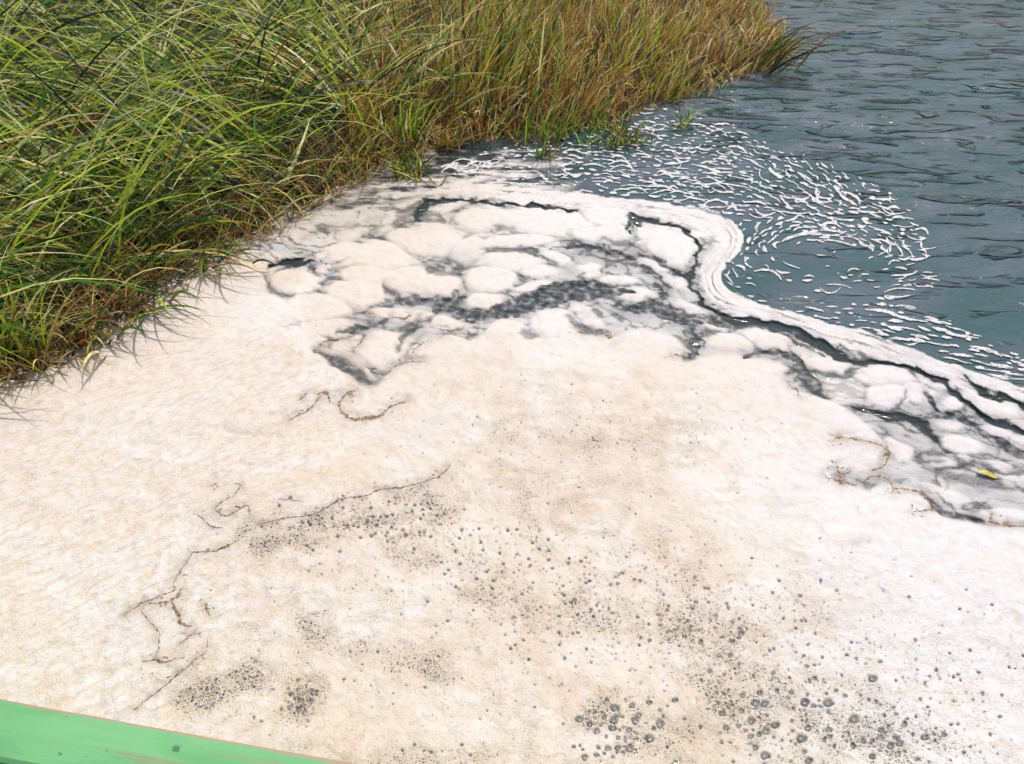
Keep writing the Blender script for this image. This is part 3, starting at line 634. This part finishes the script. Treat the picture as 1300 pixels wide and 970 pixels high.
for case in range(1, 16):
    bits = [(case >> k) & 1 for k in range(4)]
    m = np.ones(len(qa), bool)
    for k in range(4): m &= ((fa[:, k] > 0) == bool(bits[k]))
    if not m.any(): continue
    Q = qa[m]; A = fa[m]; poly = []
    for k in range(4):
        k2 = (k+1) % 4
        if bits[k]:
            p = PX[Q[:, k]].copy(); p[:, 2] += .0015*np.clip(A[:, k]*5, 0, 1); poly.append(p)
        if bits[k] != bits[k2]:
            t_ = (A[:, k]/(A[:, k]-A[:, k2]))[:, None]; poly.append(PX[Q[:, k]]*(1-t_)+PX[Q[:, k2]]*t_)
    n = len(poly)
    tv.append(np.stack(poly, 1).reshape(-1, 3))
    base = voff+np.arange(m.sum())[:, None]*n
    for k in range(1, n-1): tf.append(np.hstack([base, base+k, base+k+1]))
    voff += n*int(m.sum())
tv = np.vstack(tv); tf = np.vstack(tf)
rv, inv = np.unique(np.round(tv, 5), axis=0, return_inverse=True)
tf = inv.reshape(-1)[tf]; good = (tf[:, 0] != tf[:, 1]) & (tf[:, 1] != tf[:, 2]) & (tf[:, 0] != tf[:, 2])
tag(mesh_obj('foam_flecks', rv, tf[good], M_fleck), 'curled white foam flecks swirling on dark water outside the foam ribbon', 'foam', kind='stuff')

# ---------------------------------------------------------------- brown scum caught in the seams of the foam
def vhash(a): return perlin(a*3.1, a*1.7, 301)
for lab_, strokes in SCUM:
    vv, ff, o_ = [], [], 0
    for pts, hw in strokes:
        sm = np.array(smooth_path(pts, 5)); seg = np.r_[0, np.cumsum(np.hypot(*np.diff(sm, axis=0).T))]
        N = max(6, int(seg[-1]/1.6)); s = np.linspace(0, seg[-1], N)
        pu = np.interp(s, seg, sm[:, 0])+1.5*perlin(s*.22, s*0+pts[0][0], 311); pv = np.interp(s, seg, sm[:, 1])+1.1*perlin(s*.25, s*0+pts[0][1], 313)
        tu, tv_ = np.gradient(pu), np.gradient(pv); L = np.hypot(tu, tv_)+1e-9
        w = 1.25*hw*(.25+.75*np.sin(np.linspace(.12, math.pi-.12, N)))*(.45+1.9*perlin(s*.28, s*0+pts[0][0], 317)+.9*rng.random(N)); w = np.clip(w, .05, None)
        ring = []
        for k, (off_, hz) in enumerate(((-1, 0), (-.4, 1), (.4, 1), (1, 0))):
            a = pu-tv_/L*w*off_; b = pv+tu/L*w*off_*.8
            x, y = unproj(a, b); zz = np.array([float(surf(c, d)) for c, d in zip(a, b)])+.0004+.0010*hz
            ring.append(np.stack([x, y, zz], -1))
        R = np.stack(ring, 1).reshape(-1, 3); vv.append(R)
        for k in range(N-1):
            for j in range(3): ff.append((o_+k*4+j, o_+(k+1)*4+j, o_+(k+1)*4+j+1, o_+k*4+j+1))
        o_ += len(R)
    for pts, hw in strokes:
        for _ in range(7):
            p0 = pts[rng.integers(len(pts))]; a = p0[0]+rng.normal(0, 6); b = p0[1]+rng.normal(0, 4); x, y = (float(q_) for q_ in unproj(a, b)); zz = float(surf(a, b))+.001
            rr_ = .0008+.0022*rng.random()**2; an = rng.random()*3.1; el = 1+3*rng.random(); c_, s_ = math.cos(an), math.sin(an)
            vv.append(np.array([[x+rr_*(el*c_*ca-s_*sa), y+rr_*(el*s_*ca+c_*sa), zz+(.001 if kk_ == 0 else 0)] for kk_, (ca, sa) in enumerate(((0, 0), (1, 0), (.3, 1), (-1, .2), (-.2, -1)))]))
            ff += [(o_, o_+1, o_+2, o_+3), (o_, o_+3, o_+4, o_+1)]; o_ += 5
    tag(mesh_obj('scum_line', np.vstack(vv), ff, M_scum), lab_, 'scum', 'brown scum lines in the foam')
# a yellow leaf on the thin foam
lu, lv = 1253, 607; x0, y0 = (float(q_) for q_ in unproj(lu, lv)); z0 = float(surf(lu, lv))
P, Fc = [], []
for i in range(9):
    s = i/8; w = .011*math.sin(math.pi*min(1, s*.96+.04))**.8
    for k in (-1, 0, 1): P.append(((s-.5)*.062, k*w, .004+.004*math.sin(s*5)+.003*abs(k)))
for i in range(8):
    for k in range(2): Fc.append((i*3+k, (i+1)*3+k, (i+1)*3+k+1, i*3+k+1))
lf = mesh_obj('fallen_leaf', P, Fc, M_leaf); lf.location = (x0, y0, z0+.001); lf.rotation_euler = (0, 0, math.radians(-28))
tag(lf, 'small yellow leaf floating on thin grey foam near the right edge', 'leaf')

# ---------------------------------------------------------------- bank under the grass
SX, SY = unproj([p[0] for p in SHORE], [p[1] for p in SHORE]); SHW = list(zip(SX.tolist(), SY.tolist()))
BANK = SHW+[(3.2, 60), (-60, 60), (-60, SHW[0][1])]
def bank_sd(x, y):
    d, s, _, _ = pdist(x, y, SHW); ins = inpoly(x, y, BANK); return np.where(ins, d, -d)
gx = np.concatenate([np.linspace(-60, -9, 16), np.arange(-8.6, 4.2, .07)]); gy = np.concatenate([np.arange(1.0, 13, .07), np.linspace(13.5, 60, 16)])
Xg, Yg, qg = lattice(gx, gy); sdg = bank_sd(Xg, Yg)
def bank_z(x, y, d): return np.where(d > 0, -.02+.16*(1-np.exp(-d/.35))+.03*np.clip(d, 0, 6), d*.35-.02)+.02*fbm(x*3, y*3, 401, 3)*sstep(-.05, .3, d)
Zg = bank_z(Xg, Yg, sdg); mk = sdg.ravel()[qg].max(1) > -.25
Vk, qk, _ = keep_faces(np.stack([Xg, Yg, Zg], -1).reshape(-1, 3), qg, mk, {})
tag(mesh_obj('bank', Vk, qk, M_mud), kind='structure')

# ---------------------------------------------------------------- grass
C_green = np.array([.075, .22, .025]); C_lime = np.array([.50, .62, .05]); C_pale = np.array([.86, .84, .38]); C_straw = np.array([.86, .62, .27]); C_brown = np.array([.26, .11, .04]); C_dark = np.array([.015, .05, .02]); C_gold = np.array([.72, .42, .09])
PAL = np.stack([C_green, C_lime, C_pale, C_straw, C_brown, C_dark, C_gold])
def blades(name, x, y, z, phi, t0, t1, L, w, col, mat, st=8, twist=None):
    n = len(x); s = np.linspace(0, 1, st)[None]
    tilt = t0[:, None]+(t1-t0)[:, None]*s**1.5
    ds = (L/(st-1))[:, None]
    ph = phi[:, None]+(rng.normal(0, .35, n))[:, None]*s
    hx = np.sin(tilt)*np.cos(ph)*ds; hy = np.sin(tilt)*np.sin(ph)*ds; hz = np.cos(tilt)*ds
    cx = x[:, None]+np.cumsum(hx, 1)-hx; cy = y[:, None]+np.cumsum(hy, 1)-hy; cz = z[:, None]+np.cumsum(hz, 1)-hz
    cz = np.maximum(cz, .004+.012*rng.random((n, 1)))
    tw = (rng.normal(0, .6, n) if twist is None else twist)[:, None]
    sx = -np.sin(ph)*np.cos(tw)+np.cos(tilt)*np.cos(ph)*np.sin(tw); sy = np.cos(ph)*np.cos(tw)+np.cos(tilt)*np.sin(ph)*np.sin(tw); sz = -np.sin(tilt)*np.sin(tw)
    wd = (w[:, None]*np.clip(1.02-s**2.2, .04, 1)*np.minimum(1, .55+s*2))/2
    A = np.stack([cx-sx*wd, cy-sy*wd, cz-sz*wd], -1); B = np.stack([cx+sx*wd, cy+sy*wd, cz+sz*wd], -1)
    P = np.stack([A, B], 2).reshape(-1, 3)
    b = (np.arange(n)*st*2)[:, None]+(np.arange(st-1)*2)[None]
    Q = np.stack([b, b+1, b+3, b+2], -1).reshape(-1, 4)
    C = np.repeat(col, st*2, 0)
    return mesh_obj(name, P, Q, mat, attrs={'blade': C}, smooth=True)
def sample(n, ulo, uhi, vlo, vhi, dmin, dmax):
    u = rng.uniform(ulo, uhi, n); v = rng.uniform(vlo, vhi, n); x, y = unproj(u, v); d = bank_sd(x, y)
    m = (d > dmin) & (d < dmax); return u[m], v[m], x[m], y[m], d[m]
def pick(weights):
    """weights (n,7) -> palette colours with spread"""
    c = np.cumsum(weights, 1); r = rng.random(len(c))[:, None]*c[:, -1:]; k = (r > c).sum(1)
    return PAL[np.clip(k, 0, 6)]*rng.uniform(.65, 1.35, (len(c), 1))
def ramp(a, b, k): return np.array(a)[None]*(1-k[:, None])+np.array(b)[None]*k[:, None]
# long lodged green grass, left and centre: clumps whose blades lie the same way
def green_field(name, nclump, per, ulo, uhi, vlo, vhi, Lm, wm, lab_, mode):
    cu, cv2, cx, cy, cd = sample(nclump, ulo, uhi, vlo, vhi, .0, 30)
    nc = len(cu); cphi = np.where(rng.random(nc) < .66, math.pi*.98, .45)+rng.normal(0, .32, nc)+.7*fbm(cx*1.1, cy*1.1, 503, 2)
    idx = np.repeat(np.arange(nc), per); m = len(idx); sprd = .05+.03*np.hypot(cx, cy)[idx]*.5
    x = cx[idx]+rng.normal(0, 1, m)*sprd; y = cy[idx]+rng.normal(0, 1, m)*sprd
    d = bank_sd(x, y); ok = d > -.02; idx, x, y, d = idx[ok], x[ok], y[ok], d[ok]; m = len(idx); u = proj(x, y)[0]
    k = sstep(380, 720, u+40*fbm(x*2, y*2, 501, 2))
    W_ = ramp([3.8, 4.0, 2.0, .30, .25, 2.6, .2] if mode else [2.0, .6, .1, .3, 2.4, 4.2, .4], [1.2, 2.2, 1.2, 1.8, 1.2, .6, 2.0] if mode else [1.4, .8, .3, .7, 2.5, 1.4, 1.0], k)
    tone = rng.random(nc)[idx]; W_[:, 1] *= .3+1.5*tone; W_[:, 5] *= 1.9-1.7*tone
    phi = (cphi[idx]+rng.normal(0, .28, m))*(1-k)+k*(rng.normal(.2, 1.3, m))
    t0 = np.clip(rng.normal(.95-.62*k, .25, m), 0, 1.45); t1 = t0+np.clip(rng.normal(1.0-.4*k, .35, m), .1, 1.8)
    L = Lm*rng.uniform(.5, 1.35, m)*(1-.42*k)*sstep(-.1, .45, d+.05)
    w = wm*rng.uniform(.45, 1.2, m)*(1-.3*k)*(.65+.11*np.hypot(x, y))
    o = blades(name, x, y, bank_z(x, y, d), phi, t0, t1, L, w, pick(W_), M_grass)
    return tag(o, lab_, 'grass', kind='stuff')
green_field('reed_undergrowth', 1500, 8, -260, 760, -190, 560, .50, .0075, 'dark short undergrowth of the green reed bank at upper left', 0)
green_field('reed_grass', 1200, 9, -260, 760, -190, 560, .82, .0138, 'long arching yellow-green reed grass lodged over the bank at upper left', 1)
# dry upright grass, right of centre
u, v, x, y, d = sample(26000, 440, 1020, -190, 240, -.02, 30)
hz = .5+.9*fbm(x*2.2, y*2.2, 531, 3); keep = rng.random(len(x)) < np.clip(.25+hz, 0, 1); u, v, x, y, d, hz = (q_[keep] for q_ in (u, v, x, y, d, hz))
hz = np.clip(hz, .05, 1.2); k = sstep(620, 820, u); m = len(u); cl = perlin(x*1.4, y*1.4, 511); dirn = 2.6*fbm(x*1.8, y*1.8, 533, 2)
W_ = ramp([1.0, 2.2, .9, 1.6, 2.6, .8, 2.6], [.3, 1.8, 1.0, 3.4, 2.4, .5, 3.6], k); W_[:, 0] *= np.clip(1+2*cl, .1, 3); W_[:, 1] *= np.clip(1+2.2*cl, .15, 3.5); W_[:, 4] *= np.clip(2.2-2*hz, .3, 3)
o = blades('dry_grass', x, y, bank_z(x, y, d), dirn+.3+rng.normal(0, .75, m), np.clip(rng.normal(.80-.55*hz, .25, m), 0, 1.4), np.clip(rng.normal(1.5-.5*hz, .5, m), .2, 2.4), (.12+.42*rng.random(m)**1.2*hz)*sstep(-.2, .4, d+.03), rng.uniform(.004, .0125, m)*(.7+.07*np.hypot(x, y)), pick(W_), M_dry)
tag(o, 'golden dry grass standing along the waterline from centre to the point', 'grass', kind='stuff')
# dead matted stems low at the water's edge
u, v, x, y, d = sample(60000, -260, 1030, -120, 600, -.07, .32)
m = len(u); W_ = ramp([.5, .5, .2, .8, 3.5, 1.4, .8], [.3, .3, .3, 1.6, 4, .5, 2.0], sstep(250, 600, u))
o = blades('dead_stems', x, y, np.maximum(bank_z(x, y, d), .004), rng.uniform(0, 6.28, m), np.clip(rng.normal(.8, .4, m), 0, 1.5), np.clip(rng.normal(1.5, .3, m), .6, 2.0), rng.uniform(.06, .26, m), rng.uniform(.003, .008, m), pick(W_), M_dry, st=5)
tag(o, 'matted brown dead grass stems at the foot of the green bank', 'dead grass', kind='stuff')

u, v, x, y, d = sample(9000, 500, 900, 120, 240, -.42, .02)
keep = (perlin(x*3.5, y*3.5, 521)+.35*perlin(x*9, y*9, 523) > .02+np.clip(-d, 0, 1)*.9); x, y, d = x[keep], y[keep], d[keep]; m = len(x)
o = blades('shallow_sedge', x, y, np.full(m, -.01), rng.uniform(0, 6.28, m), rng.uniform(.1, 1.0, m), rng.uniform(.8, 2.0, m), rng.uniform(.05, .20, m), rng.uniform(.005, .010, m), pick(np.repeat([[2.5, 1.6, .5, .4, 1.4, 1.6, .6]], m, 0)), M_grass, st=5)
tag(o, 'sparse low green sedge standing in the shallow foamy water by the bank', 'sedge', kind='stuff')
# tufts that stand out on their own
def tuft(name, u0, v0, n, L, spread, bias, tilt, bend, w, weights, lab_, rbase=.03):
    x0, y0 = unproj(u0, v0); m = n
    root = bpy.data.objects.new(name, None); scene.collection.objects.link(root); root.location = (float(x0), float(y0), 0); tag(root, lab_, 'grass')
    phi = bias+rng.normal(0, spread, m)
    o = blades('blade_cluster', rng.normal(0, rbase, m), rng.normal(0, rbase, m), np.full(m, .0), phi, np.clip(rng.normal(tilt, .15, m), 0, 1.4), np.clip(rng.normal(bend, .25, m), .2, 2.7), L*rng.uniform(.55, 1.2, m), w*rng.uniform(.6, 1.2, m), pick(np.repeat([weights], m, 0)), M_grass, st=9)
    o.parent = root; tag(o, kind='stuff'); return root
tuft('grass_tuft', 968, 92, 52, .52, .5, .05, .5, 2.2, .012, [1.6, .8, .3, .4, 1.5, 2.6, .3], 'drooping dark green grass tuft arching over the water at the point', .07)
tuft('grass_tuft', 700, 172, 90, .26, 1.2, .2, .3, 1.0, .009, [2, 2, .4, .2, .4, 1, .4], 'low green tuft in shallow water in front of the dry grass', .10)
tuft('grass_tuft', 18, 470, 46, .42, .8, 1.2, .3, 1.5, .012, [1, 3, 1.5, .5, .5, .5, .3], 'bright yellow-green tuft on the foam at the left border', .06)
tuft('grass_tuft', 60, 452, 24, .32, .9, -.6, .5, 2.0, .013, [.5, .6, .3, .8, 3, 1, .5], 'brown bent stems in the foam beside the left border tuft', .05)
tuft('grass_tuft', 175, 395, 38, .36, .6, -.9, .7, 2.3, .013, [1, .4, .2, .3, 2.5, 3, .2], 'dark olive blades drooping onto the foam below the long green grass', .06)
tuft('grass_tuft', 262, 345, 24, .34, .5, -.7, .7, 2.3, .012, [1, .3, .2, .3, 2, 3, .2], 'thin dark blades arching onto the foam at the end of the green bank', .05)
tuft('grass_tuft', 120, 430, 34, .30, .8, -.8, .6, 2.2, .013, [1, 1.4, .6, .4, 2, 2, .2], 'splayed green and brown blades lying on foam between two drooping tufts', .06)
tuft('grass_tuft', 845, 128, 70, .34, .9, .2, .25, 1.0, .008, [1, 2.4, 1, 1, .6, .3, .6], 'green tuft at the waterline in front of the golden grass', .07)
tuft('grass_tuft', 520, 190, 60, .40, 1.0, -.3, .35, 1.3, .010, [2, 3, 1, .2, .3, .6, .1], 'broad bright green tuft at the water edge left of centre', .06)

# ---------------------------------------------------------------- the boat the photo is taken from: green plank along its side
GZ = .62
def gp(u, v): x, y = unproj(u, v, GZ); return Vector((float(x), float(y), 0))
a, b = gp(0, 886), gp(450, 968); ax = (b-a).normalized(); nrm = Vector((-ax.y, ax.x, 0))
c = gp(0, 966); wid = abs((c-a).dot(nrm)); print('plank width', wid)
L0, L1 = -1.6, 2.6
boat = bpy.data.objects.new('wooden_boat', None); scene.collection.objects.link(boat); boat.location = (a.x, a.y, 0); boat.rotation_euler = (0, 0, math.atan2(ax.y, ax.x))
tag(boat, 'green painted wooden boat, worn flat rail showing at the lower left', 'boat')
def plank(name, prof, mat, x0=L0, x1=L1, N=60, rough=.0012):
    """profile (y,z,wear) swept along the boat, edges slightly uneven"""
    P, Wr, Fc = [], [], []; n = len(prof)
    for i in range(N+1):
        s = x0+(x1-x0)*i/N; e = rough*perlin(np.array(s*9.0), np.array(3.3), 601); sheer = .012*(s/2)**2
        for j, (yy, zz, wr) in enumerate(prof): P.append((s, yy+float(e)*(1 if wr else .3)-.02*(s*s)/2*0, zz+sheer)); Wr.append(wr)
    for i in range(N):
        for j in range(n): Fc.append((i*n+j, i*n+(j+1) % n, (i+1)*n+(j+1) % n, (i+1)*n+j))
    o = mesh_obj(name, P, Fc, mat, parent=boat, attrs={'wear': np.array(Wr, float)}, smooth=False); return o
plank('gunwale', [(0, -.004+GZ, .9), (-.003, GZ, .8), (-.008, GZ+.0005, .45), (-.016, GZ+.0008, .0), (-wid*.5, GZ+.002, 0), (-wid+.006, GZ, 0), (-wid, GZ-.004, .5), (-wid, GZ-.03, 0), (0, GZ-.03, .3)], M_paint, N=120)
plank('hull_side', [(-.02, GZ-.032, 0), (-.045, GZ-.032, 0), (-.30, -.15, 0), (-.27, -.15, 0)], M_paint)
plank('inner_stringer', [(-wid+.012, GZ-.032, 0), (-wid-.012, GZ-.032, 0), (-wid-.012, GZ-.09, 0), (-wid+.012, GZ-.09, 0)], M_paint)
plank('floor_board', [(-.32, .02, 0), (-1.4, .02, 0), (-1.4, -.01, 0), (-.32, -.01, 0)], M_paint)
